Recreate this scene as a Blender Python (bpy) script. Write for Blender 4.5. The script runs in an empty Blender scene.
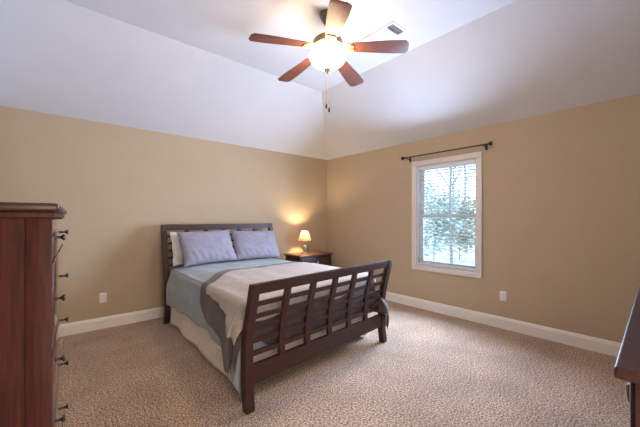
import bpy, bmesh, math, random
from math import sin, cos, pi, radians, sqrt, hypot, exp
from mathutils import Vector, Matrix, noise

random.seed(7)
SC = bpy.context.scene
COL = SC.collection

# ------------------------------------------------------------------ camera
CAM_Z = 1.31
F_PX = 308.0
YAW = math.atan2(0.6543, 0.7563)            # forward = (sin, cos)
cam_d = bpy.data.cameras.new('camera')
cam = bpy.data.objects.new('camera', cam_d)
COL.objects.link(cam)
cam.location = (0, 0, CAM_Z)
cam.rotation_euler = (pi / 2, 0, -YAW)
cam_d.sensor_width = 36.0
cam_d.lens = 36.0 * F_PX / 640.0
cam_d.shift_y = 4.5 / 640.0
cam_d.clip_start = 0.02
SC.camera = cam

# ------------------------------------------------------------------ view + world
SC.view_settings.view_transform = 'Standard'
SC.view_settings.look = 'None'
SC.view_settings.gamma = 1.0
SC.view_settings.use_curve_mapping = False
SC.view_settings.exposure = 0.13

W = bpy.data.worlds.new('sky')
SC.world = W
W.use_nodes = True
wn = W.node_tree.nodes
wl = W.node_tree.links
wn.clear()
w_out = wn.new('ShaderNodeOutputWorld')
w_bg = wn.new('ShaderNodeBackground')
w_tc = wn.new('ShaderNodeTexCoord')
w_sep = wn.new('ShaderNodeSeparateXYZ')
w_rmp = wn.new('ShaderNodeValToRGB')
w_rmp.color_ramp.elements[0].position = 0.0
w_rmp.color_ramp.elements[0].color = (0.80, 0.92, 1.0, 1)
w_rmp.color_ramp.elements[1].position = 0.6
w_rmp.color_ramp.elements[1].color = (0.55, 0.75, 1.0, 1)
wl.new(w_tc.outputs['Generated'], w_sep.inputs[0])
wl.new(w_sep.outputs['Z'], w_rmp.inputs[0])
wl.new(w_rmp.outputs[0], w_bg.inputs[0])
w_bg.inputs[1].default_value = 3.5
wl.new(w_bg.outputs[0], w_out.inputs[0])

# room dimensions (metres, camera stands at x = y = 0)
XL, XR, YN, YB = -0.42, 4.03, -0.42, 4.45
ZW, ZC, INS = 2.44, 3.11, 1.135
WY0, WY1, WZ0, WZ1 = 1.645, 2.488, 0.628, 2.066      # window opening in the right wall

# daylight coming in at the window (inside face of the blind)
def area_light(name, loc, rot, sx, sy, power, color, spread=radians(152)):
    d = bpy.data.lights.new(name, 'AREA')
    d.shape = 'RECTANGLE'
    d.size, d.size_y = sx, sy
    d.energy = power
    d.color = color
    d.spread = spread
    o = bpy.data.objects.new(name, d)
    o.location = loc
    o.rotation_euler = rot
    COL.objects.link(o)
    return o

area_light('window_daylight', (XR - 0.012, (WY0 + WY1) / 2, (WZ0 + WZ1) / 2), (0, radians(90), 0), 1.36, 0.80,
           116.0, (0.56, 0.72, 1.0))

# added warm fill light, set in an invented doorway behind the camera
DX0, DX1, DZ1 = 0.06, 0.90, 2.05
area_light('added_fill_light', ((DX0 + DX1) / 2, YN - 0.16, 1.04), (radians(90), 0, 0), DX1 - DX0 - 0.08, 1.9,
           32.0, (1.0, 0.82, 0.66), pi)

# ------------------------------------------------------------------ materials
def new_mat(name):
    m = bpy.data.materials.new(name)
    m.use_nodes = True
    nt = m.node_tree
    b = nt.nodes['Principled BSDF']
    return m, nt, b

def srgb(r, g, b):
    def f(c):
        c /= 255.0
        return c / 12.92 if c <= 0.04045 else ((c + 0.055) / 1.055) ** 2.4
    return (f(r), f(g), f(b), 1.0)

def noise_mix(nt, b, c0, c1, scale, stretch=(1, 1, 1), detail=4.0, lo=0.35, hi=0.65, bump=0.0, bump_dist=0.002, bump_scale=None):
    n = nt.nodes
    l = nt.links
    tc = n.new('ShaderNodeTexCoord')
    mp = n.new('ShaderNodeMapping')
    mp.inputs['Scale'].default_value = stretch
    l.new(tc.outputs['Object'], mp.inputs[0])
    nz = n.new('ShaderNodeTexNoise')
    nz.inputs['Scale'].default_value = scale
    nz.inputs['Detail'].default_value = detail
    l.new(mp.outputs[0], nz.inputs['Vector'])
    r = n.new('ShaderNodeValToRGB')
    r.color_ramp.elements[0].position = lo
    r.color_ramp.elements[0].color = c0
    r.color_ramp.elements[1].position = hi
    r.color_ramp.elements[1].color = c1
    l.new(nz.outputs['Fac'], r.inputs[0])
    l.new(r.outputs[0], b.inputs['Base Color'])
    if bump:
        src = nz
        if bump_scale:
            src = n.new('ShaderNodeTexNoise')
            src.inputs['Scale'].default_value = bump_scale
            l.new(mp.outputs[0], src.inputs['Vector'])
        bp = n.new('ShaderNodeBump')
        bp.inputs['Strength'].default_value = bump
        bp.inputs['Distance'].default_value = bump_dist
        l.new(src.outputs['Fac'], bp.inputs['Height'])
        l.new(bp.outputs[0], b.inputs['Normal'])
    return r

def mat_simple(name, c0, c1=None, scale=8.0, rough=0.6, metal=0.0, bump=0.0, bump_dist=0.002, stretch=(1, 1, 1),
               coat=0.0, sheen=0.0, bump_scale=None, lo=0.35, hi=0.65, spec=0.5):
    m, nt, b = new_mat(name)
    noise_mix(nt, b, c0, c1 or c0, scale, stretch, bump=bump, bump_dist=bump_dist, bump_scale=bump_scale, lo=lo, hi=hi)
    b.inputs['Roughness'].default_value = rough
    b.inputs['Metallic'].default_value = metal
    b.inputs['Specular IOR Level'].default_value = spec
    if coat:
        b.inputs['Coat Weight'].default_value = coat
        b.inputs['Coat Roughness'].default_value = 0.12
    if sheen:
        b.inputs['Sheen Weight'].default_value = sheen
    return m

M = {}
M['wall'] = mat_simple('tan_wall_paint', srgb(186, 167, 140), srgb(189, 170, 143), 3.0, 0.75, bump=0.05, bump_dist=0.001, bump_scale=180.0, spec=0.3)
M['ceil'] = mat_simple('white_ceiling_paint', srgb(212, 213, 219), srgb(215, 216, 222), 3.0, 0.85, bump=0.05, bump_dist=0.001, bump_scale=150.0, spec=0.2)
M['trim'] = mat_simple('white_trim_paint', srgb(238, 232, 224), srgb(240, 234, 226), 5.0, 0.4)
M['casing'] = mat_simple('window_trim_paint', srgb(226, 218, 214), srgb(229, 221, 217), 5.0, 0.4)
M['vinyl'] = mat_simple('white_vinyl', srgb(232, 236, 240), srgb(234, 238, 242), 5.0, 0.35)
M['plate'] = mat_simple('outlet_plastic', srgb(235, 228, 222), srgb(238, 231, 225), 20.0, 0.35)
M['slot'] = mat_simple('outlet_slot', srgb(60, 55, 52), None, 20.0, 0.6)
M['blind'] = mat_simple('blind_slat_white', srgb(228, 233, 240), srgb(232, 237, 243), 12.0, 0.4)
M['cord'] = mat_simple('blind_cord', srgb(205, 212, 222), None, 30.0, 0.8)
def wood(name, c0, c1, rough, coat, stretch):
    return mat_simple(name, c0, c1, 14.0, rough, stretch=stretch, coat=coat, bump=0.04, bump_dist=0.0006, lo=0.3, hi=0.7)
for ax_, st_ in (('x', (0.6, 6, 6)), ('z', (6, 6, 0.6)), ('y', (6, 0.6, 6))):
    M['wood_' + ax_] = wood({'x': 'espresso_wood_crosswise', 'y': 'espresso_wood_lengthwise', 'z': 'espresso_wood_upright'}[ax_], srgb(46, 20, 15), srgb(66, 31, 23), 0.5, 0.03, st_)
M['chest_z'] = wood('mahogany_chest_side', srgb(46, 18, 16), srgb(78, 34, 29), 0.5, 0.0, (7, 7, 0.5))
M['chest_y'] = mat_simple('mahogany_chest_front', srgb(54, 26, 26), srgb(78, 40, 38), 14.0, 0.12, stretch=(7, 0.5, 7), coat=1.0)
M['chest_y'].node_tree.nodes['Principled BSDF'].inputs['Coat Roughness'].default_value = 0.03
M['chest_z'].node_tree.nodes['Principled BSDF'].inputs['Specular IOR Level'].default_value = 0.2
M['chest_t'] = wood('mahogany_top', srgb(48, 21, 20), srgb(70, 33, 29), 0.4, 0.1, (0.5, 7, 7))
M['dresser'] = wood('dark_dresser_wood', srgb(50, 31, 31), srgb(68, 43, 41), 0.5, 0.0, (0.5, 7, 7))
M['dresser'].node_tree.nodes['Principled BSDF'].inputs['Specular IOR Level'].default_value = 0.25
M['night'] = wood('nightstand_wood', srgb(88, 48, 34), srgb(112, 64, 46), 0.32, 0.4, (0.5, 6, 6))
M['blade'] = wood('walnut_fan_blade', srgb(88, 44, 30), srgb(122, 66, 44), 0.55, 0.0, (0.7, 7, 7))
M['knob'] = mat_simple('dark_pewter', srgb(70, 62, 62), srgb(92, 84, 82), 40.0, 0.28, metal=0.9)
M['pull'] = mat_simple('satin_nickel', srgb(190, 184, 178), srgb(205, 199, 192), 40.0, 0.3, metal=0.9)
M['pewter'] = mat_simple('antique_pewter', srgb(150, 128, 100), srgb(176, 152, 122), 18.0, 0.35, metal=0.75)
M['dkpewter'] = mat_simple('aged_bronze', srgb(98, 86, 78), srgb(118, 104, 92), 18.0, 0.4, metal=0.6)
M['brass'] = mat_simple('antique_brass', srgb(150, 120, 80), srgb(172, 142, 98), 18.0, 0.35, metal=0.7)
M['rod'] = mat_simple('black_iron', srgb(34, 27, 30), srgb(44, 36, 38), 18.0, 0.4, metal=0.4)
M['wpull'] = mat_simple('dark_chain_pull', srgb(60, 40, 30), None, 18.0, 0.4)
M['vent'] = mat_simple('vent_white_metal', srgb(222, 222, 224), None, 18.0, 0.4)
M['duct'] = mat_simple('duct_grey', srgb(112, 112, 122), None, 18.0, 0.7)
M['blue'] = mat_simple('seafoam_blue_comforter', srgb(146, 157, 162), srgb(156, 167, 172), 6.0, 0.85, bump=0.25, bump_dist=0.004, bump_scale=22.0, sheen=0.2, spec=0.2)
M['taupe'] = mat_simple('taupe_blanket', srgb(78, 66, 66), srgb(94, 80, 80), 14.0, 0.8, bump=0.3, bump_dist=0.003, bump_scale=30.0, sheen=0.25, spec=0.2)
M['cream'] = mat_simple('cream_coverlet', srgb(170, 158, 148), srgb(184, 172, 162), 40.0, 0.85, bump=0.35, bump_dist=0.003, bump_scale=60.0, sheen=0.15, spec=0.2)
M['skirt'] = mat_simple('white_bed_skirt', srgb(236, 230, 222), srgb(240, 235, 228), 10.0, 0.85, bump=0.1, bump_dist=0.003, bump_scale=14.0, spec=0.2)
M['mattress'] = mat_simple('white_mattress', srgb(214, 210, 206), None, 10.0, 0.85, spec=0.2)
M['pillow'] = mat_simple('lavender_pillowcase', srgb(146, 142, 156), srgb(156, 152, 166), 9.0, 0.8, bump=0.35, bump_dist=0.006, bump_scale=13.0, sheen=0.15, spec=0.2)
M['wpillow'] = mat_simple('white_pillowcase', srgb(212, 210, 206), srgb(222, 220, 216), 9.0, 0.8, bump=0.3, bump_dist=0.006, bump_scale=13.0, spec=0.2)
M['navy'] = mat_simple('dark_blue_cloth', srgb(56, 62, 92), srgb(72, 78, 108), 12.0, 0.85, bump=0.3, bump_dist=0.004, bump_scale=20.0)
M['bark'] = mat_simple('grey_bark', srgb(150, 150, 155), srgb(186, 184, 186), 10.0, 0.9, stretch=(4, 4, 0.6))
M['bark2'] = mat_simple('brown_bark', srgb(120, 112, 112), srgb(152, 144, 140), 10.0, 0.9, stretch=(4, 4, 0.6))
M['leaf'] = mat_simple('pale_green_leaf', srgb(166, 178, 172), srgb(198, 208, 202), 3.0, 0.8)
M['leaf2'] = mat_simple('dry_tan_leaf', srgb(150, 146, 124), srgb(180, 174, 150), 3.0, 0.8)
M['ground'] = mat_simple('leaf_litter_ground', srgb(214, 212, 206), srgb(228, 226, 222), 2.0, 0.95)

# carpet
def carpet():
    m, nt, b = new_mat('beige_cut_pile_carpet')
    n, l = nt.nodes, nt.links
    tc = n.new('ShaderNodeTexCoord')
    n1 = n.new('ShaderNodeTexNoise'); n1.inputs['Scale'].default_value = 82.0; n1.inputs['Detail'].default_value = 3.0; n1.inputs['Roughness'].default_value = 0.75
    n2 = n.new('ShaderNodeTexNoise'); n2.inputs['Scale'].default_value = 3.0; n2.inputs['Detail'].default_value = 3.5
    n3 = n.new('ShaderNodeTexNoise'); n3.inputs['Scale'].default_value = 160.0; n3.inputs['Detail'].default_value = 2.0
    for q in (n1, n2, n3):
        l.new(tc.outputs['Object'], q.inputs['Vector'])
    r = n.new('ShaderNodeValToRGB')
    e = r.color_ramp.elements
    e[0].position = 0.38; e[0].color = srgb(98, 75, 57)
    e[1].position = 0.62; e[1].color = srgb(232, 207, 186)
    md = e.new(0.5); md.color = srgb(170, 144, 122)
    l.new(n1.outputs['Fac'], r.inputs[0])
    mr = n.new('ShaderNodeMapRange')
    mr.inputs['From Min'].default_value = 0.3; mr.inputs['From Max'].default_value = 0.7
    mr.inputs['To Min'].default_value = 0.86; mr.inputs['To Max'].default_value = 1.12
    l.new(n2.outputs['Fac'], mr.inputs['Value'])
    mx = n.new('ShaderNodeMix'); mx.data_type = 'RGBA'; mx.blend_type = 'MULTIPLY'
    mx.inputs['Factor'].default_value = 1.0
    l.new(r.outputs[0], mx.inputs['A'])
    l.new(mr.outputs[0], mx.inputs['B'])
    l.new(mx.outputs['Result'], b.inputs['Base Color'])
    ad = n.new('ShaderNodeMath'); ad.operation = 'ADD'
    l.new(n1.outputs['Fac'], ad.inputs[0]); l.new(n3.outputs['Fac'], ad.inputs[1])
    bp = n.new('ShaderNodeBump'); bp.inputs['Strength'].default_value = 0.6; bp.inputs['Distance'].default_value = 0.004
    l.new(ad.outputs[0], bp.inputs['Height'])
    l.new(bp.outputs[0], b.inputs['Normal'])
    b.inputs['Roughness'].default_value = 0.95
    b.inputs['Specular IOR Level'].default_value = 0.1
    b.inputs['Sheen Weight'].default_value = 0.15
    return m
M['carpet'] = carpet()

def glass():
    m = bpy.data.materials.new('window_glass')
    m.use_nodes = True
    n, l = m.node_tree.nodes, m.node_tree.links
    n.clear()
    o = n.new('ShaderNodeOutputMaterial')
    t = n.new('ShaderNodeBsdfTransparent'); t.inputs[0].default_value = (0.93, 0.97, 0.98, 1)
    g = n.new('ShaderNodeBsdfGlossy'); g.inputs['Roughness'].default_value = 0.02
    f = n.new('ShaderNodeFresnel'); f.inputs['IOR'].default_value = 1.45
    x = n.new('ShaderNodeMixShader')
    l.new(f.outputs[0], x.inputs[0]); l.new(t.outputs[0], x.inputs[1]); l.new(g.outputs[0], x.inputs[2])
    l.new(x.outputs[0], o.inputs[0])
    return m
M['glass'] = glass()

def emis(name, col, strength):
    m, nt, b = new_mat(name)
    b.inputs['Base Color'].default_value = (0.9, 0.88, 0.82, 1)
    b.inputs['Emission Color'].default_value = col
    b.inputs['Emission Strength'].default_value = strength
    b.inputs['Roughness'].default_value = 0.3
    return m
M['globe'] = emis('frosted_glass_bowl_lit', (1.0, 0.73, 0.45, 1), 58.0)

def shade_mat():
    m = bpy.data.materials.new('pleated_fabric_shade')
    m.use_nodes = True
    n, l = m.node_tree.nodes, m.node_tree.links
    n.clear()
    o = n.new('ShaderNodeOutputMaterial')
    d = n.new('ShaderNodeBsdfDiffuse'); d.inputs[0].default_value = (0.5, 0.42, 0.28, 1)
    t = n.new('ShaderNodeBsdfTranslucent'); t.inputs[0].default_value = (0.36, 0.26, 0.14, 1)
    x = n.new('ShaderNodeMixShader'); x.inputs[0].default_value = 0.14
    l.new(d.outputs[0], x.inputs[1]); l.new(t.outputs[0], x.inputs[2]); l.new(x.outputs[0], o.inputs[0])
    return m
M['shade'] = shade_mat()

def lamp_glass():
    m, nt, b = new_mat('clear_lamp_glass')
    b.inputs['Base Color'].default_value = (0.75, 0.75, 0.74, 1)
    b.inputs['Transmission Weight'].default_value = 0.7
    b.inputs['Roughness'].default_value = 0.08
    return m
M['lglass'] = lamp_glass()

# ------------------------------------------------------------------ mesh helpers
def obj(name, bm, mat, parent=None, sharp=35, loc=None, solid=0.0, solid_off=-1.0):
    me = bpy.data.meshes.new(name)
    bmesh.ops.remove_doubles(bm, verts=bm.verts, dist=1e-6)
    bmesh.ops.recalc_face_normals(bm, faces=bm.faces)
    bm.to_mesh(me)
    bm.free()
    for p in me.polygons:
        p.use_smooth = True
    me.set_sharp_from_angle(angle=radians(sharp))
    me.materials.append(mat)
    o = bpy.data.objects.new(name, me)
    COL.objects.link(o)
    if parent is not None:
        o.parent = parent
    if loc is not None:
        o.location = loc
    if solid:
        s = o.modifiers.new('thickness', 'SOLIDIFY')
        s.thickness = solid
        s.offset = solid_off
    return o

def thing(name, label, cat, loc=(0, 0, 0), rz=0.0, group=None):
    o = bpy.data.objects.new(name, None)
    o.empty_display_size = 0.1
    COL.objects.link(o)
    o.location = loc
    o.rotation_euler = (0, 0, rz)
    o['label'] = label
    o['category'] = cat
    if group:
        o['group'] = group
    return o

def tag(o, label, cat, group=None, kind=None):
    o['label'] = label
    o['category'] = cat
    if group:
        o['group'] = group
    if kind:
        o['kind'] = kind
    return o

def struct(name, bm, mat, label=None, cat=None, parent=None, sharp=35):
    o = obj(name, bm, mat, parent, sharp)
    o['kind'] = 'structure'
    if label:
        o['label'] = label
        o['category'] = cat
    return o

def add_box(bm, x0, x1, y0, y1, z0, z1, bev=0.0, seg=2, mtx=None):
    vs = [bm.verts.new((x, y, z)) for x in (x0, x1) for y in (y0, y1) for z in (z0, z1)]
    idx = [(0, 1, 3, 2), (4, 6, 7, 5), (0, 4, 5, 1), (2, 3, 7, 6), (0, 2, 6, 4), (1, 5, 7, 3)]
    fs = [bm.faces.new([vs[i] for i in f]) for f in idx]
    if mtx is not None:
        bmesh.ops.transform(bm, matrix=mtx, verts=vs)
    if bev:
        es = list({e for f in fs for e in f.edges})
        bmesh.ops.bevel(bm, geom=es, offset=bev, segments=seg, affect='EDGES', profile=0.5)

def box(x0, x1, y0, y1, z0, z1, bev=0.0, seg=2, mtx=None):
    bm = bmesh.new()
    add_box(bm, x0, x1, y0, y1, z0, z1, bev, seg, mtx)
    return bm

def add_quad(bm, pts):
    bm.faces.new([bm.verts.new(p) for p in pts])

def add_tube(bm, pts, radii, n=12, caps=True):
    pts = [Vector(p) for p in pts]
    if not hasattr(radii, '__len__'):
        radii = [radii] * len(pts)
    rings = []
    up = None
    for i, p in enumerate(pts):
        a = pts[max(i - 1, 0)]
        b = pts[min(i + 1, len(pts) - 1)]
        d = (b - a).normalized()
        if up is None:
            up = Vector((0, 0, 1)) if abs(d.z) < 0.9 else Vector((1, 0, 0))
        s = d.cross(up).normalized()
        up = s.cross(d).normalized()
        rings.append([bm.verts.new(p + (s * cos(2 * pi * k / n) + up * sin(2 * pi * k / n)) * radii[i]) for k in range(n)])
    for i in range(len(rings) - 1):
        for k in range(n):
            bm.faces.new((rings[i][k], rings[i][(k + 1) % n], rings[i + 1][(k + 1) % n], rings[i + 1][k]))
    if caps:
        bm.faces.new(rings[0][::-1])
        bm.faces.new(rings[-1])

def tube(pts, radii, n=12, caps=True):
    bm = bmesh.new()
    add_tube(bm, pts, radii, n, caps)
    return bm

def add_lathe(bm, prof, n=32, c=(0, 0, 0), close=True, wob=None):
    rings = []
    for r, z in prof:
        ring = []
        for k in range(n):
            a = 2 * pi * k / n
            rr = r * (1 + (wob(k) if wob else 0))
            ring.append(bm.verts.new((c[0] + rr * cos(a), c[1] + rr * sin(a), c[2] + z)))
        rings.append(ring)
    for i in range(len(rings) - 1):
        for k in range(n):
            bm.faces.new((rings[i][k], rings[i][(k + 1) % n], rings[i + 1][(k + 1) % n], rings[i + 1][k]))
    if close:
        bm.faces.new(rings[0][::-1])
        bm.faces.new(rings[-1])

def lathe(prof, n=32, c=(0, 0, 0), close=True, wob=None):
    bm = bmesh.new()
    add_lathe(bm, prof, n, c, close, wob)
    return bm

def add_prism(bm, poly, axis, a0, a1, bev=0.0):
    """poly: 2D points; axis 'x': poly=(y,z); 'y': poly=(x,z); 'z': poly=(x,y)"""
    def P(p, a):
        return {'x': (a, p[0], p[1]), 'y': (p[0], a, p[1]), 'z': (p[0], p[1], a)}[axis]
    A = [bm.verts.new(P(p, a0)) for p in poly]
    B = [bm.verts.new(P(p, a1)) for p in poly]
    n = len(poly)
    fs = [bm.faces.new(A[::-1]), bm.faces.new(B)]
    for i in range(n):
        fs.append(bm.faces.new((A[i], A[(i + 1) % n], B[(i + 1) % n], B[i])))
    if bev:
        es = list(set(fs[0].edges) | set(fs[1].edges))
        bmesh.ops.bevel(bm, geom=es, offset=bev, segments=2, affect='EDGES', profile=0.5)

def grid_surface(fn, nu, nv):
    bm = bmesh.new()
    g = [[bm.verts.new(fn(i / nu, j / nv)) for j in range(nv + 1)] for i in range(nu + 1)]
    for i in range(nu):
        for j in range(nv):
            bm.faces.new((g[i][j], g[i + 1][j], g[i + 1][j + 1], g[i][j + 1]))
    return bm

def sstep(a, b, x):
    t = min(1.0, max(0.0, (x - a) / (b - a)))
    return t * t * (3 - 2 * t)

# ------------------------------------------------------------------ room shell
T = 0.14
bm = bmesh.new()
add_box(bm, XL - T, XR + T, YN - T, YB + T, -0.12, 0.0)
struct('floor', bm, M['carpet'])

struct('wall_back', box(XL - T, XR + T, YB, YB + T, 0, ZW), M['wall'])
struct('wall_left', box(XL - T, XL, YN - T, YB, 0, ZW), M['wall'])
bm = bmesh.new()
add_box(bm, XL, DX0, YN - T, YN, 0, ZW)
add_box(bm, DX1, XR + T, YN - T, YN, 0, ZW)
add_box(bm, DX0, DX1, YN - T, YN, DZ1, ZW)
struct('wall_near', bm, M['wall'])
# invented hall and doorway, added to go with the fill light
HY = YN - T - 1.1
bm = bmesh.new()
add_box(bm, XL - 0.3, 1.6, HY - 0.1, HY, 0, ZW)
add_box(bm, XL - 0.4, XL - 0.3, HY - 0.1, YN - T, 0, ZW)
add_box(bm, 1.6, 1.7, HY - 0.1, YN - T, 0, ZW)
struct('wall_added_hall', bm, M['wall'])
struct('floor_added_hall', box(XL - 0.4, 1.7, HY - 0.1, YN - T, -0.12, 0.0), M['carpet'])
struct('ceiling_added_hall', box(XL - 0.4, 1.7, HY - 0.1, YN - T, ZW, ZW + 0.1), M['ceil'])
bm = bmesh.new()
for yy0, yy1 in ((YN, YN + 0.016), (YN - T - 0.016, YN - T)):
    add_box(bm, DX0 - 0.07, DX0, yy0, yy1, 0, DZ1 + 0.07, 0.003)
    add_box(bm, DX1, DX1 + 0.07, yy0, yy1, 0, DZ1 + 0.07, 0.003)
    add_box(bm, DX0, DX1, yy0, yy1, DZ1, DZ1 + 0.07, 0.003)
add_box(bm, DX0 - 0.001, DX0 + 0.012, YN - T, YN, 0, DZ1)
add_box(bm, DX1 - 0.012, DX1 + 0.001, YN - T, YN, 0, DZ1)
add_box(bm, DX0, DX1, YN - T, YN, DZ1 - 0.012, DZ1 + 0.001)
struct('trim_1', bm, M['trim'])  # casing and jambs of the added doorway
bm = bmesh.new()
add_box(bm, XR, XR + T, YN, WY0, 0, ZW)
add_box(bm, XR, XR + T, WY1, YB, 0, ZW)
add_box(bm, XR, XR + T, WY0, WY1, 0, WZ0)
add_box(bm, XR, XR + T, WY0, WY1, WZ1, ZW)
struct('wall_right', bm, M['wall'])

# ceiling: flat centre, sloping down to the back and right walls; white gables at the other two walls
bm = bmesh.new()
xi, yi = XR - INS, YB - INS
V = lambda *p: bm.verts.new(p)
a_, b_, c_ = V(XL, YN, ZC), V(xi, YN, ZC), V(xi, yi, ZC)
d_, e_, f_ = V(XL, yi, ZC), V(XL, YB, ZW), V(XR, YB, ZW)
g_, h_, i_ = V(XR, YN, ZW), V(XL, YN, ZW), V(XL, YN, ZW)
bm.faces.new((a_, b_, c_, d_))
bm.faces.new((d_, c_, f_, e_))
bm.faces.new((c_, b_, g_, f_))
bm.faces.new((a_, d_, e_, h_))
bm.faces.new((b_, a_, h_, g_))
# outer shell
o0 = [V(x, y, ZW) for x, y in ((XL - T, YN - T), (XR + T, YN - T), (XR + T, YB + T), (XL - T, YB + T))]
o1 = [V(x, y, ZC + 0.15) for x, y in ((XL - T, YN - T), (XR + T, YN - T), (XR + T, YB + T), (XL - T, YB + T))]
bm.faces.new(o1)
for i in range(4):
    j = (i + 1) % 4
    bm.faces.new((o0[i], o0[j], o1[j], o1[i]))
inner = [h_, g_, f_, e_]
for i in range(4):
    j = (i + 1) % 4
    bm.faces.new((inner[i], inner[j], o0[j], o0[i]))
bm.verts.remove(i_)
struct('ceiling', bm, M['ceil'], sharp=5)

# baseboards with a moulded top
BH = 0.135
def base_prof(sgn, face):
    return [(face, 0.0), (face + sgn * 0.016, 0.0), (face + sgn * 0.016, BH - 0.03), (face + sgn * 0.012, BH - 0.022),
            (face + sgn * 0.010, BH - 0.006), (face + sgn * 0.005, BH), (face, BH)]
for nm, ax, face, sg, a0, a1 in (('baseboard_back', 'x', YB, -1, XL, XR), ('baseboard_right', 'y', XR, -1, YN, YB - 0.016),
                                 ('baseboard_left', 'y', XL, 1, YN, YB - 0.016), ('baseboard_near', 'x', YN, 1, DX1 + 0.07, XR - 0.016)):
    bm = bmesh.new()
    add_prism(bm, base_prof(sg, face), ax, a0, a1)
    struct(nm, bm, M['trim'], sharp=25)

# ------------------------------------------------------------------ window
CW = 0.070
def ring_yz(bm, x0, x1, y0, y1, z0, z1, w, bev=0.0):
    add_box(bm, x0, x1, y0, y1, z1 - w, z1, bev)
    add_box(bm, x0, x1, y0, y1, z0, z0 + w, bev)
    add_box(bm, x0, x1, y0, y0 + w, z0 + w, z1 - w, bev)
    add_box(bm, x0, x1, y1 - w, y1, z0 + w, z1 - w, bev)

bm = bmesh.new()
ring_yz(bm, XR - 0.018, XR, WY0 - CW, WY1 + CW, WZ0 - CW, WZ1 + CW, CW, 0.003)
ring_yz(bm, XR - 0.024, XR - 0.018, WY0 - CW, WY1 + CW, WZ0 - CW, WZ1 + CW, 0.018, 0.002)
win = struct('window_1', bm, M['casing'], 'white framed double hung window in the tan right wall', 'window')
bm = bmesh.new()
jt = 0.012
add_box(bm, XR, XR + T, WY0, WY0 + jt, WZ0, WZ1)
add_box(bm, XR, XR + T, WY1 - jt, WY1, WZ0, WZ1)
add_box(bm, XR, XR + T, WY0 + jt, WY1 - jt, WZ0, WZ0 + jt)
add_box(bm, XR, XR + T, WY0 + jt, WY1 - jt, WZ1 - jt, WZ1)
j_ = obj('jamb', bm, M['vinyl'], win)
ZM = 1.345
bm = bmesh.new()
ring_yz(bm, XR + 0.075, XR + 0.105, WY0 + jt, WY1 - jt, WZ0 + jt, ZM + 0.02, 0.042, 0.003)
low = obj('lower_sash', bm, M['vinyl'], win)
bm = bmesh.new()
ring_yz(bm, XR + 0.107, XR + 0.135, WY0 + jt, WY1 - jt, ZM - 0.02, WZ1 - jt, 0.042, 0.003)
upp = obj('upper_sash', bm, M['vinyl'], win)
obj('pane', box(XR + 0.088, XR + 0.092, WY0 + jt + 0.04, WY1 - jt - 0.04, WZ0 + jt + 0.04, ZM - 0.02), M['glass'], low)
obj('pane', box(XR + 0.119, XR + 0.123, WY0 + jt + 0.04, WY1 - jt - 0.04, ZM + 0.02, WZ1 - jt - 0.04), M['glass'], upp)
obj('sash_lock', box(XR + 0.068, XR + 0.08, 2.05, 2.11, ZM + 0.02, ZM + 0.032, 0.003), M['vinyl'], low)

# blind
bl = thing('window_blind', 'white horizontal slat blind hanging open inside the window frame', 'blind', (XR + 0.031, (WY0 + WY1) / 2, WZ1 - jt))
hw = (WY1 - WY0) / 2 - jt - 0.008
HB = WZ1 - WZ0 - 2 * jt
obj('headrail', box(-0.028, 0.026, -hw, hw, -0.05, -0.001, 0.003), M['blind'], bl)
bm = bmesh.new()
NS = 30
PITCH = (HB - 0.05 - 0.035) / NS
for i in range(NS):
    z = -0.05 - PITCH * (i + 0.6)
    n = 5
    top = []
    for k in range(n + 1):
        u = k / n - 0.5
        top.append((u * 0.048, z + 0.003 * (1 - 4 * u * u) - u * 0.048 * 0.12))
    poly = top + [(x, zz - 0.0026) for x, zz in reversed(top)]
    add_prism(bm, poly, 'y', -hw + 0.004, hw - 0.004)
obj('slats', bm, M['blind'], bl)
obj('bottom_rail', box(-0.026, 0.024, -hw, hw, -HB + 0.004, -HB + 0.026, 0.004), M['blind'], bl)
for yy in (-0.27, 0.0, 0.27):
    bm = bmesh.new()
    for xx in (-0.026, 0.026):
        add_tube(bm, [(xx, yy, -0.05), (xx, yy, -HB + 0.02)], 0.0012, 6)
    obj('ladder_cord', bm, M['cord'], bl)
obj('tilt_wand', tube([(-0.034, hw - 0.07, -0.045), (-0.034, hw - 0.07, -0.62)], 0.004, 8), M['blind'], bl)

# curtain rod
RZ = 2.20
cr = thing('curtain_rod', 'thin black curtain rod mounted empty above the window', 'curtain rod', (XR, 2.06, RZ))
RX = -0.085
obj('rod', tube([(RX, -0.585, 0), (RX, 0.585, 0)], 0.0085, 12), M['rod'], cr)
for s in (-1, 1):
    bm = bmesh.new()
    prof = [(0.009, 0), (0.014, 0.004), (0.012, 0.012), (0.022, 0.02), (0.026, 0.034), (0.022, 0.046), (0.004, 0.052)]
    add_lathe(bm, prof, 16)
    bmesh.ops.transform(bm, matrix=Matrix.Translation((RX, s * 0.58, 0)) @ Matrix.Rotation(-s * pi / 2, 4, 'X'), verts=bm.verts)
    obj('finial', bm, M['rod'], cr)
for s in (-1, 1):
    bm = bmesh.new()
    add_box(bm, -0.006, 0, s * 0.535 - 0.014, s * 0.535 + 0.014, -0.055, 0.02, 0.002)
    add_tube(bm, [(-0.004, s * 0.535, -0.02), (-0.05, s * 0.535, -0.024), (RX, s * 0.535, -0.016)], 0.005, 8)
    add_tube(bm, [(RX - 0.013, s * 0.535, 0.0), (RX - 0.009, s * 0.535, -0.012), (RX, s * 0.535, -0.016), (RX + 0.012, s * 0.535, -0.011), (RX + 0.014, s * 0.535, 0.002)], 0.004, 8)
    obj('bracket', bm, M['rod'], cr)

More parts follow.
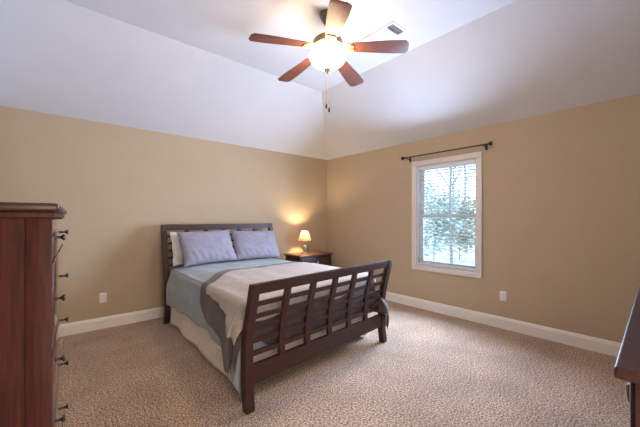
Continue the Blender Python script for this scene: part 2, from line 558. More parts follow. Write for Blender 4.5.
# ------------------------------------------------------------------ wall outlets
def outlet(loc, rz, label):
    t = thing('wall_outlet', label, 'outlet', loc, rz, 'wall outlets')
    obj('plate', box(-0.036, 0.036, -0.006, 0.0, -0.058, 0.058, 0.003), M['plate'], t)
    for s in (-1, 1):
        bm = bmesh.new()
        poly = [(0.017 * cos(a), s * 0.0205 + max(-0.0125, min(0.0125, 0.017 * sin(a)))) for a in [2 * pi * k / 24 for k in range(24)]]
        add_prism(bm, poly, 'y', -0.0085, -0.0055)
        rc = obj('receptacle', bm, M['plate'], t)
        bm = bmesh.new()
        add_box(bm, -0.0085, -0.006, -0.0092, -0.0083, s * 0.0205 - 0.003, s * 0.0205 + 0.007)
        add_box(bm, 0.006, 0.0085, -0.0092, -0.0083, s * 0.0205 - 0.002, s * 0.0205 + 0.006)
        add_tube(bm, [(0, -0.0092, s * 0.0205 - 0.0075), (0, -0.0083, s * 0.0205 - 0.0075)], 0.0022, 8)
        obj('slots', bm, M['slot'], rc)
    return t
outlet((0.445, YB, 0.365), 0.0, 'white double outlet low on the back wall left of the bed')
outlet((XR, 1.34, 0.385), -pi / 2, 'white double outlet low on the right wall below the window')

# ------------------------------------------------------------------ ceiling vent
vt = thing('ceiling_vent', 'white rectangular air vent in the flat ceiling beside the fan', 'air vent', (2.46, 1.89, ZC))
vx, vy = 0.115, 0.20
bm = bmesh.new()
for (a, b_, c, d_) in ((-vx, vx, vy - 0.025, vy), (-vx, vx, -vy, -vy + 0.025), (-vx, -vx + 0.025, -vy + 0.025, vy - 0.025), (vx - 0.025, vx, -vy + 0.025, vy - 0.025)):
    add_box(bm, a, b_, c, d_, -0.008, 0.0, 0.002)
add_box(bm, -vx + 0.025, vx - 0.025, -0.10, -0.09, -0.007, 0.0)
obj('frame', bm, M['vent'], vt)
obj('duct_opening', box(-vx + 0.02, vx - 0.02, -vy + 0.02, vy - 0.02, -0.0025, -0.0005), M['duct'], vt)
bm = bmesh.new()
for k in range(9):
    yy = -0.075 + k * 0.03
    add_box(bm, -vx + 0.025, vx - 0.025, -0.013, 0.013, -0.0007, 0.0007, mtx=Matrix.Translation((0, yy, -0.006)) @ Matrix.Rotation(radians(-12), 4, 'X'))
for k in range(2):
    yy = -0.16 + k * 0.045
    add_box(bm, -vx + 0.025, vx - 0.025, -0.008, 0.008, -0.0007, 0.0007, mtx=Matrix.Translation((0, yy, -0.007)) @ Matrix.Rotation(radians(50), 4, 'X'))
obj('louvres', bm, M['vent'], vt)

# ------------------------------------------------------------------ ceiling fan
FX, FY = 1.832, 2.012
fan = thing('ceiling_fan', 'five blade walnut ceiling fan with lit frosted bowl light', 'ceiling fan', (FX, FY, ZC))
obj('canopy', lathe([(0.072, 0.0), (0.074, -0.012), (0.066, -0.03), (0.05, -0.062), (0.034, -0.088), (0.026, -0.098), (0.006, -0.10)], 32), M['dkpewter'], fan)
obj('downrod', lathe([(0.013, -0.09), (0.013, -0.20)], 16), M['dkpewter'], fan)
obj('motor_housing', lathe([(0.012, -0.175), (0.04, -0.18), (0.062, -0.195), (0.10, -0.215), (0.128, -0.24), (0.134, -0.262), (0.130, -0.278), (0.136, -0.284), (0.136, -0.296), (0.118, -0.312), (0.09, -0.325), (0.02, -0.328)], 48), M['pewter'], fan)
obj('switch_housing', lathe([(0.03, -0.326), (0.078, -0.328), (0.082, -0.338), (0.074, -0.346), (0.10, -0.352), (0.122, -0.358), (0.122, -0.366), (0.02, -0.366)], 40), M['brass'], fan)
ZBL = -0.315
DROOP = Matrix.Translation((0.2, 0, 0)) @ Matrix.Rotation(radians(6), 4, 'Y') @ Matrix.Translation((-0.2, 0, 0))
def blade_bm():
    bm = bmesh.new()
    L0_, L1_ = 0.205, 0.690
    n = 22
    outline = []
    for k in range(n + 1):
        u = k / n
        x = L0_ + (L1_ - L0_) * u
        w = 0.056 + 0.022 * sstep(0.0, 0.75, u)
        if u > 0.93:
            w *= 0.55 + 0.45 * sqrt(max(0.0, 1 - ((u - 0.93) / 0.07) ** 2))
        if u < 0.07:
            w *= 0.6 + 0.4 * sqrt(max(0.0, 1 - ((0.07 - u) / 0.07) ** 2))
        outline.append((x, w))
    poly = [(x, w) for x, w in outline] + [(x, -w) for x, w in reversed(outline)]
    add_prism(bm, poly, 'z', -0.003, 0.003, 0.0012)
    bmesh.ops.transform(bm, matrix=DROOP @ Matrix.Rotation(radians(-8.5), 4, 'X'), verts=bm.verts)
    return bm
def iron_bm():
    bm = bmesh.new()
    add_tube(bm, [(0.10, 0, -0.004), (0.135, 0, 0.006), (0.165, 0, 0.004), (0.19, 0, -0.003), (0.215, 0, -0.007)], [0.014, 0.012, 0.011, 0.010, 0.007], 10)
    # scrolled bracket
    for s in (-1, 1):
        add_tube(bm, [(0.13, s * 0.004, 0.004), (0.155, s * 0.028, 0.004), (0.185, s * 0.040, 0.0), (0.215, s * 0.038, -0.005), (0.235, s * 0.022, -0.008), (0.222, s * 0.010, -0.008)],
                 [0.008, 0.008, 0.0075, 0.007, 0.006, 0.005], 8)
    pad = [(0.20 + 0.03 * cos(a), 0.046 * sin(a)) for a in [2 * pi * k / 24 for k in range(24)]]
    add_prism(bm, pad, 'z', -0.0075, -0.0035, 0.001)
    for px_, py_ in ((0.212, 0.026), (0.212, -0.026), (0.225, 0.0)):
        add_lathe(bm, [(0.006, 0.0), (0.005, -0.003), (0.001, -0.004)], 8, (px_, py_, -0.0075))
    bmesh.ops.transform(bm, matrix=DROOP @ Matrix.Rotation(radians(-8.5), 4, 'X'), verts=bm.verts)
    return bm
b0 = obj('blade', blade_bm(), M['blade'], fan)
i0 = obj('blade_bracket', iron_bm(), M['brass'], b0)
BLADE0 = -YAW + radians(-11.7)
for k in range(5):
    if k == 0:
        b_ = b0
    else:
        b_ = b0.copy(); COL.objects.link(b_); b_.parent = fan
        i_ = i0.copy(); COL.objects.link(i_); i_.parent = b_
    b_.location = (0, 0, ZBL)
    b_.rotation_euler = (0, 0, BLADE0 + k * 2 * pi / 5)
bowl = obj('light_bowl', lathe([(0.128, -0.352), (0.150, -0.360), (0.161, -0.374), (0.160, -0.390), (0.148, -0.412), (0.126, -0.436), (0.096, -0.458), (0.062, -0.476), (0.030, -0.486), (0.006, -0.489)], 48), M['globe'], fan)
obj('finial', lathe([(0.004, -0.484), (0.036, -0.486), (0.037, -0.492), (0.026, -0.500), (0.012, -0.506), (0.010, -0.514), (0.013, -0.520), (0.003, -0.527)], 24), M['pewter'], bowl)
for (cx, cy, zz) in ((-0.028, -0.012, -0.80), (0.022, 0.008, -0.815)):
    bm = bmesh.new()
    z = -0.49
    add_tube(bm, [(cx, cy, -0.488), (cx, cy, zz)], 0.0016, 6)
    while z > zz:
        add_lathe(bm, [(0.0006, 0.002), (0.0024, 0.0), (0.0006, -0.002)], 6, (cx, cy, z))
        z -= 0.012
    ch = obj('pull_chain', bm, M['pewter'], fan)
    obj('pull', lathe([(0.002, 0.002), (0.006, -0.004), (0.0085, -0.02), (0.0095, -0.032), (0.006, -0.042), (0.001, -0.045)], 14, (cx, cy, zz)), M['wpull'], ch)

# ------------------------------------------------------------------ bed
# post base centres, foot pair slightly turned
PFL, PFR = Vector((1.000, 1.915)), Vector((2.640, 2.050))
PHL, PHR = Vector((1.062, 4.125)), Vector((2.640, 4.135))

bed = thing('bed', 'dark wood sleigh bed with open slatted headboard and footboard', 'bed', (0, 0, 0))
PT = 0.062
def sleigh_board(kind, A, B, zt, prof, rail_top, rail_bot, rows, sign):
    """prof(z): lean of the board away from the mattress. local x from A to B, local y = outward."""
    d = B - A
    ang = math.atan2(d.y, d.x)
    Lx = d.length
    mtx = Matrix.Translation((A.x, A.y, 0)) @ Matrix.Rotation(ang, 4, 'Z')
    hp = PT / 2
    def side(z0, z1, th0, th1, n=14, off=0.0):
        a, b = [], []
        for k in range(n + 1):
            z = z0 + (z1 - z0) * k / n
            th = th0 + (th1 - th0) * k / n
            y = sign * (prof(z) + off)
            a.append((y - th / 2, z))
            b.append((y + th / 2, z))
        return a + b[::-1]
    def mk(name, poly, x0, x1, mat, parent, bev=0.004):
        bm = bmesh.new()
        add_prism(bm, poly, 'x', x0, x1, bev)
        bmesh.ops.transform(bm, matrix=mtx, verts=bm.verts)
        return obj(name, bm, mat, parent)
    board = mk(kind, side(rail_top[0], rail_top[1], 0.036, 0.040, 4), hp, Lx - hp, M['wood_x'], bed)
    for x in (0.0, Lx):
        mk('post', side(0.0, zt, 0.060, 0.046, 20), x - hp, x + hp, M['wood_z'], board)
    mk('bottom_rail', side(rail_bot[0], rail_bot[1], 0.032, 0.032, 6), hp, Lx - hp, M['wood_x'], board)
    n_m = 5
    for k in range(1, n_m + 1):
        x = hp + (Lx - 2 * hp) * k / (n_m + 1)
        mk('mullion', side(rail_bot[1], rail_top[0], 0.028, 0.028, 12), x - 0.026, x + 0.026, M['wood_z'], board, 0.003)
    for (z0, z1) in rows:
        mk('slat', side(z0, z1, 0.014, 0.014, 3), hp, Lx - hp, M['wood_x'], board, 0.002)
    return board

def foot_prof(z):
    return 0.10 * sstep(0.40, 1.0, z) * 1.05 + 0.018 * (1 - sstep(0.0, 0.16, z))
def head_prof(z):
    return 0.14 * sstep(0.45, 1.35, z) * 1.15 + 0.03 * (1 - sstep(0.0, 0.16, z))
rows = []
g_top, g_bot, npitch = 0.800, 0.295, 6
pitch = (g_top - g_bot + 0.030) / 6
for k in range(1, 6):
    zc = g_top + 0.015 - pitch * k
    rows.append((zc - 0.018, zc + 0.018))
sleigh_board('footboard', PFL, PFR, 0.872, foot_prof, (g_top, 0.872), (0.165, g_bot), rows, -1)
rows_h = []
gh_top, gh_bot = 1.150, 0.46
ph = (gh_top - gh_bot + 0.030) / 8
for k in range(1, 8):
    zc = gh_top + 0.015 - ph * k
    rows_h.append((zc - 0.015, zc + 0.015))
sleigh_board('headboard', PHL, PHR, 1.225, head_prof, (gh_top, 1.225), (0.22, gh_bot), rows_h, 1)
for A, B, s in ((PFL, PHL, 1), (PFR, PHR, -1)):
    d = B - A
    bm = bmesh.new()
    add_box(bm, -0.012, 0.012, 0.03, d.length - 0.03, 0.335, 0.47, 0.003,
            mtx=Matrix.Translation((A.x + s * 0.022, A.y, 0)) @ Matrix.Rotation(math.atan2(d.y, d.x) - pi / 2, 4, 'Z'))
    obj('side_rail', bm, M['wood_y'], bed)

# ---- mattress core (bilinear footprint between the posts)
MFL, MFR = Vector((1.055, 2.035)), Vector((2.590, 2.160))
MHL, MHR = Vector((1.100, 4.065)), Vector((2.590, 4.065))
MW, ML = 1.54, 2.02
def foot_map(p, q):
    """p in [-.5,.5]*MW across (may exceed), q in [0, ML] along (may be <0)."""
    u = p / MW + 0.5
    v = q / ML
    a = MFL.lerp(MFR, u)
    b = MHL.lerp(MHR, u)
    return a.lerp(b, v)

def mat_fn():
    bm = bmesh.new()
    c = [foot_map(sx * (MW / 2 - 0.012), q) for sx, q in ((-1, 0.015), (1, 0.015), (1, ML), (-1, ML))]
    A = [bm.verts.new((p.x, p.y, 0.37)) for p in c]
    B = [bm.verts.new((p.x, p.y, 0.665)) for p in c]
    bm.faces.new(A[::-1]); top = bm.faces.new(B)
    for i in range(4):
        bm.faces.new((A[i], A[(i + 1) % 4], B[(i + 1) % 4], B[i]))
    bmesh.ops.bevel(bm, geom=list(bm.edges), offset=0.04, segments=4, affect='EDGES', profile=0.5)
    return bm
mt = obj('mattress', mat_fn(), M['mattress'])
tag(mt, 'white mattress lying in the bed under the covers', 'mattress')

# ---- draped bedding
def drape(p, q, lift, ztop, side_bulge, fold_amp, fold_freq, seed, crown=0.03):
    hw_ = MW / 2
    pe = max(0.0, abs(p) - hw_)
    qe = max(0.0, -q)
    sx = 1 if p >= 0 else -1
    pc = max(-hw_, min(hw_, p))
    qc = max(0.0, q)
    o = hypot(pe, qe)
    base = foot_map(pc, qc)
    # top height with crown and soft rumples
    edge = min(hw_ - abs(pc), qc + 0.02, 0.25) / 0.25
    zt = ztop + lift + crown * sstep(0, 1, edge)
    wr = 0.010 * noise.noise((pc * 2.6 + 2, qc * 2.2, 2)) + 0.005 * noise.noise((pc * 7 + 2, qc * 6, 5))
    zt += wr * sstep(0, 0.4, edge)
    if o <= 1e-9:
        x, y = base.x, base.y
        return Vector((x, y, zt))
    nx, ny = sx * pe / o, -qe / o
    R = 0.05
    if o < R * pi / 2:
        a = o / R
        out = R * sin(a)
        down = R * (1 - cos(a))
    else:
        out = R
        down = R + (o - R * pi / 2)
    tpar = q * 1.0 + (0.35 * p if qe > 0 else 0) + pe * 0.1
    hang = sstep(0.03, 0.32, down)
    if p > 0:
        side_bulge = side_bulge + 0.11 * (1 - sstep(0.0, 0.35, q)) * sstep(0.10, 0.36, down) - 0.02
    else:
        side_bulge = side_bulge + 0.03 * (1 - sstep(0.05, 0.35, q))
    f = fold_amp * hang * (sin(13.0 * tpar + 2 + 1.6 * noise.noise((tpar * 1.7, 2.0, 0.0))) +
                           0.7 * noise.noise((tpar * 5.1, down * 1.5, 11.0)))
    dd = out - R + side_bulge * sstep(0.0, 0.25, down) + lift + f
    if qe > 0 and pe == 0:
        dd = min(dd, 0.02 + lift * 0.3)
    x = base.x + nx * (dd)
    y = base.y + ny * (dd)
    return Vector((x, y, zt - down))

def cloth(name, mat, drop_l, drop_r, drop_f, qmax, lift, ztop, bulge, amp, freq, seed, thick, np_=150, nq=130):
    bm = bmesh.new()
    g = []
    for i in range(np_ + 1):
        u = -1 + 2 * i / np_
        row = []
        for j in range(nq + 1):
            v = j / nq
            # nominal across coordinate
            pn = u * (MW / 2 + (drop_l(0.5) if u < 0 else drop_r(0.5)))
            qm = qmax(pn)
            df = drop_f(pn)
            q = -df + (qm + df) * v
            qq = max(0.0, q)
            p = u * (MW / 2 + (drop_l(qq) if u < 0 else drop_r(qq)))
            row.append(bm.verts.new(drape(p, q, lift, ztop, bulge, amp, freq, seed)))
        g.append(row)
    for i in range(np_):
        for j in range(nq):
            bm.faces.new((g[i][j], g[i + 1][j], g[i + 1][j + 1], g[i][j + 1]))
    for ve in bm.verts:
        if ve.co.z < 0.03:
            ve.co.z = 0.03
    return obj(name, bm, mat, sharp=80, solid=thick, solid_off=-1.0)

ZT = 0.672
def curve(pts):
    def f(q):
        if q <= pts[0][0]:
            return pts[0][1]
        for (a0, b0_), (a1, b1_) in zip(pts, pts[1:]):
            if q <= a1:
                return b0_ + (b1_ - b0_) * sstep(a0, a1, q)
        return pts[-1][1]
    return f
cf_l = curve([(0.0, 0.56), (0.22, 0.42), (0.6, 0.385), (1.2, 0.40), (2.0, 0.44)])
cf = cloth('comforter', M['blue'], lambda q: cf_l(q) + 0.008 * noise.noise((q * 3.0, 3.1, 0)), lambda q: 0.36, lambda p: 0.40,
           lambda p: ML - 0.02 + 0.0 * p, 0.016, ZT, 0.052, 0.012, 10.0, 2.0, 0.010)
tag(cf, 'pale blue comforter covering the bed and hanging down its sides', 'comforter')

def taupe_edge(p):
    m = -p - (MW / 2 - 0.40)
    return 1.20 - 0.33 * sstep(0.0, 0.46, m) - 0.22 * sstep(0.44, 0.74, m) + 0.012 * noise.noise((p * 3, 5, 0))
tp_l = curve([(0.0, 0.44), (0.09, 0.56), (0.16, 0.57), (0.28, 0.34), (0.42, 0.30), (0.8, 0.31)])
tp = cloth('blanket', M['taupe'], lambda q: tp_l(q) + 0.015 * noise.noise((q * 5, 1, 7)), lambda q: 0.36 + 0.1 * (1 - sstep(0, 0.3, q)), lambda p: 0.42 - 0.20 * sstep(0.45, 0.75, -p),
           taupe_edge, 0.033, ZT, 0.055, 0.014, 15.0, 5.0, 0.006)
tag(tp, 'taupe grey blanket spread over the foot half of the bed', 'blanket')
def cream_edge(p):
    m = -p - (MW / 2 - 0.40)
    return taupe_edge(p) - 0.165 - 0.01 * sstep(0.1, 0.5, m)
cm_l = curve([(0.0, 0.27), (0.12, 0.21), (0.17, 0.16), (0.30, 0.145), (0.36, 0.12), (0.62, 0.105)])
cm = cloth('coverlet', M['cream'], lambda q: cm_l(q) + 0.008 * noise.noise((q * 9, 2, 2)), lambda q: 0.15, lambda p: 0.17 + 0.03 * sin(p * 9) - 0.06 * sstep(0.5, 0.8, p),
           cream_edge, 0.046, ZT, 0.058, 0.014, 17.0, 8.0, 0.006)
tag(cm, 'cream textured coverlet laid over the taupe blanket', 'coverlet')

# bed skirt: three hanging sides with soft pleats
def skirt():
    bm = bmesh.new()
    path = []
    N = 90
    for k in range(N + 1):
        path.append((foot_map(-MW / 2 + 0.012, 0.06 + (ML - 0.06) * (1 - k / N)), Vector((-1, 0)), ML * (1 - k / N), 0.012))
    for k in range(1, 61):
        path.append((foot_map(-MW / 2 + 0.012 + (MW - 0.024) * k / 60, 0.06), Vector((0, -1)), 4 + k * 0.026, 0.012 + 0.128 * min(1, k / 4, (61 - k) / 4)))
    for k in range(1, N + 1):
        path.append((foot_map(MW / 2 - 0.012, 0.06 + (ML - 0.06) * k / N), Vector((1, 0)), 8 + ML * k / N, 0.012))
    cols = []
    H = 12
    for (c, n, s, zb) in path:
        col = []
        for j in range(H + 1):
            t = j / H
            z = 0.365 - (0.365 - zb) * t
            f = t * (0.010 * sin(s * 9 + 1.2) + 0.012 * noise.noise((s * 3.1, 0, 4)))
            out = 0.016 * t + f
            col.append(bm.verts.new((c.x + n.x * out, c.y + n.y * out * 0.5, z)))
        cols.append(col)
    for i in range(len(cols) - 1):
        for j in range(H):
            bm.faces.new((cols[i][j], cols[i + 1][j], cols[i + 1][j + 1], cols[i][j + 1]))
    return bm
sk = obj('bed_skirt', skirt(), M['skirt'], sharp=80, solid=0.004)
tag(sk, 'white bed skirt hanging to the carpet below the comforter', 'bed skirt')

# pillows
def pillow_bm(w, h, t, seed, pinch=0.07):
    n = 34
    bm = bmesh.new()
    def shell(sg):
        g = []
        for i in range(n + 1):
            row = []
            for j in range(n + 1):
                u, v = -1 + 2 * i / n, -1 + 2 * j / n
                eu, ev = 1 - abs(u) ** 2.6, 1 - abs(v) ** 2.6
                th = (max(0, eu) * max(0, ev)) ** 0.42
                x = u * w / 2 * (1 - pinch * (1 - abs(u)) * 0 - pinch * (1 - v * v) * u * u * 0.7)
                y = v * h / 2 * (1 - pinch * (1 - u * u) * v * v * 0.9)
                cr_ = 0.012 * noise.noise((u * 2.4 + seed, v * 2.4, seed)) + 0.008 * noise.noise((u * 7 + v * 3 + seed, v * 4, seed + 4))
                cr_ += 0.016 * sin(26 * u + 5 * v + 3 * noise.noise((u * 3, v * 3, seed))) * (1 - sstep(-0.9, -0.1, v)) * (0.4 + 0.6 * abs(u))
                ed = 0.004 * sin(9 * v + seed) * abs(u) ** 6
                z = sg * (t / 2 * th + cr_ * th) 
                row.append(bm.verts.new((x + ed, y, z)))
            g.append(row)
        for i in range(n):
            for j in range(n):
                f = (g[i][j], g[i + 1][j], g[i + 1][j + 1], g[i][j + 1])
                bm.faces.new(f if sg > 0 else f[::-1])
    shell(1)
    shell(-1)
    bmesh.ops.remove_doubles(bm, verts=bm.verts, dist=1e-4)
    return bm
def pillow(name, mat, w, h, t, loc, tilt, rz, seed, label, group, roll=0.0):
    o = obj(name, pillow_bm(w, h, t, seed), mat, sharp=80)
    m = Matrix.Translation(loc) @ Matrix.Rotation(rz, 4, 'Z') @ Matrix.Rotation(tilt, 4, 'X') @ Matrix.Rotation(roll, 4, 'Z')
    o.matrix_world = m
    tag(o, label, 'pillow', group)
    return o
pillow('pillow', M['pillow'], 0.71, 0.47, 0.17, (1.525, 3.985, 0.935), radians(60), radians(3), 1.0,
       'lavender blue pillow propped on the headboard in front of a white pillow', 'bed pillows', radians(1.5))
pillow('pillow', M['pillow'], 0.70, 0.45, 0.17, (2.225, 3.985, 0.925), radians(60), radians(-2), 6.0,
       'lavender blue pillow propped on the headboard nearer the nightstand', 'bed pillows', radians(-1.5))
pillow('pillow', M['wpillow'], 0.66, 0.44, 0.07, (1.44, 4.13, 0.925), radians(72), radians(1), 11.0,
       'white pillow tucked behind the lavender pillow against the headboard', 'bed pillows')

# ------------------------------------------------------------------ nightstand and lamp
NZ = 0.70
nx0, nx1, ny0, ny1 = 2.98, 3.72, 3.93, 4.40
ns = thing('nightstand', 'dark wood nightstand with a round drawer knob in the room corner beside the bed', 'nightstand', ((nx0 + nx1) / 2, (ny0 + ny1) / 2, 0))
wx, wy = (nx1 - nx0) / 2, (ny1 - ny0) / 2
obj('top', box(-wx, wx, -wy, wy, NZ - 0.028, NZ, 0.006, 3), M['night'], ns)
bm = bmesh.new()
add_box(bm, -wx + 0.03, wx - 0.03, -wy + 0.035, wy - 0.01, 0.12, NZ - 0.028, 0.003)
obj('body', bm, M['wood_x'], ns)
for (z0, z1) in ((0.475, 0.655), (0.275, 0.455)):
    dr = obj('drawer', box(-wx + 0.05, wx - 0.05, -wy + 0.018, -wy + 0.034, z0, z1, 0.004), M['wood_x'], ns)
    bm = bmesh.new()
    add_lathe(bm, [(0.006, 0.0), (0.006, 0.012), (0.015, 0.02), (0.016, 0.026), (0.003, 0.031)], 16)
    bmesh.ops.transform(bm, matrix=Matrix.Translation((0, -wy + 0.018, (z0 + z1) / 2)) @ Matrix.Rotation(pi / 2, 4, 'X'), verts=bm.verts)
    obj('knob', bm, M['pull'], dr)
for sx in (-1, 1):
    for sy in (-1, 1):
        cx, cy = sx * (wx - 0.055), sy * (wy - 0.055) - 0.005
        bm = bmesh.new()
        add_box(bm, cx - 0.024, cx + 0.024, cy - 0.024, cy + 0.024, 0.0, 0.125, 0.003)
        obj('leg', bm, M['wood_z'], ns)

LX, LY = 3.285, 4.20
lamp = thing('table_lamp', 'small lit table lamp with cream shade on the nightstand', 'lamp', (LX, LY, NZ))
obj('base', lathe([(0.06, 0.0), (0.062, 0.008), (0.055, 0.015), (0.02, 0.022), (0.016, 0.03), (0.012, 0.034)], 32), M['dkpewter'], lamp)
bd = obj('body', lathe([(0.012, 0.034), (0.026, 0.042), (0.034, 0.062), (0.037, 0.09), (0.034, 0.12), (0.024, 0.142), (0.016, 0.15)], 24), M['lglass'], lamp)
obj('collar', lathe([(0.018, 0.066), (0.0385, 0.068), (0.0385, 0.078), (0.018, 0.08)], 24), M['dkpewter'], bd)
obj('stem', lathe([(0.010, 0.15), (0.010, 0.19), (0.016, 0.192), (0.016, 0.228), (0.008, 0.23)], 16), M['dkpewter'], lamp)
bm = bmesh.new()
npl = 96
rings = []
for (r, z) in ((0.110, 0.222), (0.099, 0.255), (0.083, 0.30), (0.068, 0.345), (0.055, 0.385)):
    rings.append([bm.verts.new(((r + 0.0016 * (1 if k % 2 else -1)) * cos(2 * pi * k / npl), (r + 0.0016 * (1 if k % 2 else -1)) * sin(2 * pi * k / npl), z)) for k in range(npl)])
for i in range(len(rings) - 1):
    for k in range(npl):
        bm.faces.new((rings[i][k], rings[i][(k + 1) % npl], rings[i + 1][(k + 1) % npl], rings[i + 1][k]))
obj('lamp_shade', bm, M['shade'], lamp, sharp=15)
pl = bpy.data.lights.new('lamp_bulb_light', 'POINT')
pl.energy = 24.0
pl.color = (1.0, 0.76, 0.45)
pl.shadow_soft_size = 0.016
po = bpy.data.objects.new('lamp_bulb_light', pl)
COL.objects.link(po)
po.parent = lamp
po.location = (0, 0, 0.343)

# ------------------------------------------------------------------ chest of drawers (at the left)
CH = 1.355
chest = thing('chest_of_drawers', 'tall dark mahogany chest of drawers against the left wall', 'chest of drawers', (-0.003, 1.245, 0), radians(-2.5))
# local: x = 0 is the front face, body runs to -x, y from 0 to CWD
CWD, CDP = 0.955, 0.365
obj('top', box(-CDP - 0.005, 0.018, -0.022, CWD + 0.03, CH - 0.026, CH, 0.010, 3), M['chest_t'], chest)
bm = bmesh.new()
add_box(bm, -CDP, -0.019, 0.008, CWD - 0.008, 0.07, CH - 0.026)
obj('carcass', bm, M['chest_z'], chest)
for y0 in (0.0, CWD - 0.012):
    bm = bmesh.new()
    add_box(bm, -0.060, -0.001, y0, y0 + 0.012, 0.0, CH - 0.026, 0.002)
    add_box(bm, -CDP, -CDP + 0.055, y0, y0 + 0.012, 0.0, CH - 0.026, 0.002)
    add_box(bm, -CDP + 0.055, -0.060, y0, y0 + 0.012, 0.07, 0.14, 0.002)
    obj('side_frame', bm, M['chest_z'], chest)
obj('crown_moulding', box(-CDP, 0.006, -0.008, CWD + 0.008, CH - 0.045, CH - 0.0262, 0.004), M['chest_z'], chest)
edges = [(1.172, 1.306), (0.918, 1.160), (0.690, 0.906), (0.470, 0.678), (0.250, 0.458)]
for n_, (z0, z1) in enumerate(edges):
    dr = obj('drawer', box(-0.019, 0.0, 0.020, CWD - 0.020, z0, z1, 0.004), M['chest_y'], chest)
    zc = 1.24 - 0.22 * n_
    for yk in (0.215, 0.215 + 0.55):
        bm = bmesh.new()
        add_lathe(bm, [(0.006, 0.0), (0.005, 0.003), (0.004, 0.010), (0.007, 0.017), (0.0125, 0.021), (0.013, 0.023), (0.009, 0.026), (0.002, 0.027)], 18)
        bmesh.ops.transform(bm, matrix=Matrix.Translation((0.0, yk, zc)) @ Matrix.Rotation(pi / 2, 4, 'Y'), verts=bm.verts)
        obj('knob', bm, M['knob'], dr)
bm = bmesh.new()
add_box(bm, -0.018, -0.004, 0.0, CWD, 0.0, 0.235, 0.002)
obj('plinth', bm, M['chest_y'], chest)

# ------------------------------------------------------------------ dresser (at the right, near wall)
DH = 0.95
drs = thing('dresser', 'long dark wood dresser at the right edge with its top corner showing', 'dresser', (1.03, 0.099, 0), radians(1.3))
DL, DD = 1.62, 0.49
obj('top', box(0, DL, -DD, 0, DH - 0.030, DH, 0.007, 3), M['dresser'], drs)
obj('body', box(0.024, DL - 0.024, -DD + 0.005, -0.036, 0.06, DH - 0.030, 0.002), M['dresser'], drs)
for (x0, x1) in ((0.024, 0.09), (DL - 0.09, DL - 0.024)):
    for (y0, y1) in ((-0.10, -0.036), (-DD + 0.005, -DD + 0.06)):
        obj('foot', box(x0, x1, y0, y1, 0.0, 0.075, 0.003), M['dresser'], drs)
for r_, (z0, z1) in enumerate(((0.655, 0.90), (0.37, 0.64), (0.085, 0.355))):
    for c_ in range(3):
        x0 = 0.05 + c_ * (DL - 0.10) / 3
        x1 = x0 + (DL - 0.10) / 3 - 0.012
        dr = obj('drawer', box(x0, x1, -0.0365, -0.026, z0, z1, 0.003), M['dresser'], drs)
        xk = (x0 + x1) / 2
        bm = bmesh.new()
        zc = (z0 + z1) / 2
        add_tube(bm, [(xk, -0.028, zc - 0.026), (xk, -0.012, zc - 0.026), (xk, -0.008, zc - 0.020), (xk, -0.008, zc + 0.020), (xk, -0.012, zc + 0.026), (xk, -0.028, zc + 0.026)], 0.0045, 8)
        obj('handle', bm, M['pull'], dr)

# ------------------------------------------------------------------ outside
GZ = -0.45
bm = bmesh.new()
add_quad(bm, [(XR + T + 0.02, -30, GZ), (60, -30, GZ), (60, 60, GZ), (XR + T + 0.02, 60, GZ)])
struct('ground', bm, M['ground'])

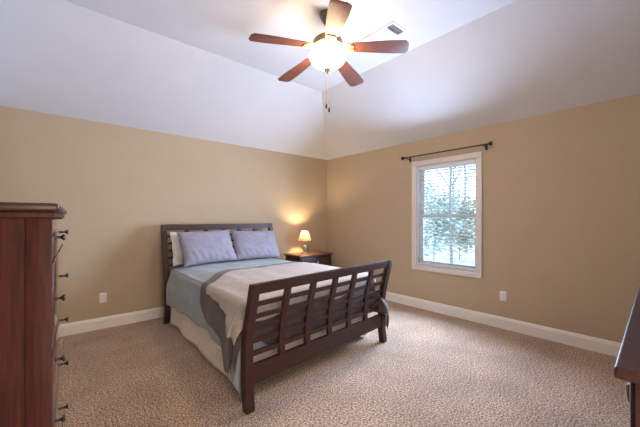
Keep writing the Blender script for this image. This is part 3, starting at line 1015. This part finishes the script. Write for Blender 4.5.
def tree(loc, h, r, label, bark, seed, levels=3, leaf=None, nleaf=0, spread=0.5, first=0.3):
    rnd = random.Random(seed)
    t = thing('tree', label, 'tree', loc, 0.0, 'trees outside the window')
    bm = bmesh.new()
    bw = bmesh.new()
    tips = []
    def grow(target, p, d, length, rad, lev):
        n = 5
        pts, rr = [p.copy()], [rad]
        q = p.copy()
        dd = d.copy()
        for k in range(n):
            dd = (dd + Vector((rnd.uniform(-1, 1), rnd.uniform(-1, 1), rnd.uniform(-0.3, 0.6))) * (0.05 if lev == 0 else 0.16)).normalized()
            q = q + dd * (length / n)
            pts.append(q.copy())
            rr.append(rad * (1 - 0.75 * (k + 1) / n))
            if lev < levels:
                nb = 2 if lev == 0 else 2
                if lev > 0 or (k + 1) / n > first:
                    for _ in range(nb):
                        a = rnd.uniform(0, 2 * pi)
                        side = Vector((cos(a), sin(a), 0.0))
                        bd_ = (dd * (1 - spread) + side * spread + Vector((0, 0, 0.12))).normalized()
                        grow(bw, q.copy(), bd_, length * rnd.uniform(0.34, 0.52), rr[-1] * 0.55, lev + 1)
        tips.append((q.copy(), lev))
        add_tube(target, pts, [max(0.004, x) for x in rr], 7 if lev == 0 else 4)
    grow(bm, Vector((0, 0, 0)), Vector((rnd.uniform(-0.05, 0.05), rnd.uniform(-0.05, 0.05), 1)).normalized(), h, r, 0)
    obj('trunk', bm, bark, t)
    obj('branches', bw, bark, t)
    if leaf and nleaf:
        bl_ = bmesh.new()
        tp_ = [q for q, lv in tips if lv >= 1]
        for _ in range(nleaf):
            q = rnd.choice(tp_) + Vector((rnd.gauss(0, 0.25), rnd.gauss(0, 0.25), rnd.gauss(0, 0.2)))
            s = rnd.uniform(0.05, 0.10)
            m = Matrix.Translation(q) @ Matrix.Rotation(rnd.uniform(0, 2 * pi), 4, 'Z') @ Matrix.Rotation(rnd.uniform(0, pi), 4, 'X')
            vs = [bl_.verts.new(m @ Vector(c)) for c in ((-s, 0, 0), (0, -s * 0.5, 0.004), (s, 0, 0), (0, s * 0.5, 0.004))]
            bl_.faces.new(vs)
        f = obj('foliage', bl_, leaf, t)
    return t

tree((10.5, 5.12, GZ), 7.0, 0.055, 'slim dark tree nearest the window with forked upper branches', M['bark2'], 3, 3, None, 0)
tree((15.5, 6.80, GZ), 9.0, 0.085, 'pale grey trunked tree behind the slim dark tree', M['bark'], 5, 3, None, 0)
tree((14.5, 8.6, GZ), 8.0, 0.06, 'bare slender tree seen beside the blind edge farther from the camera', M['bark2'], 8, 3, None, 0)
tree((10.8, 5.95, GZ), 1.9, 0.03, 'leafy green sapling low beyond the window glass', M['leaf'], 12, 3, M['leaf'], 2600, 0.6, 0.05)
tree((13.0, 6.0, GZ), 1.7, 0.03, 'pale tan leaved young tree low beyond the pale trunked tree', M['bark'], 21, 3, M['leaf2'], 2600, 0.6, 0.05)
tree((26.0, 12.6, GZ), 10.0, 0.12, 'tall distant bare tree farthest from the window', M['bark'], 33, 3, None, 0)
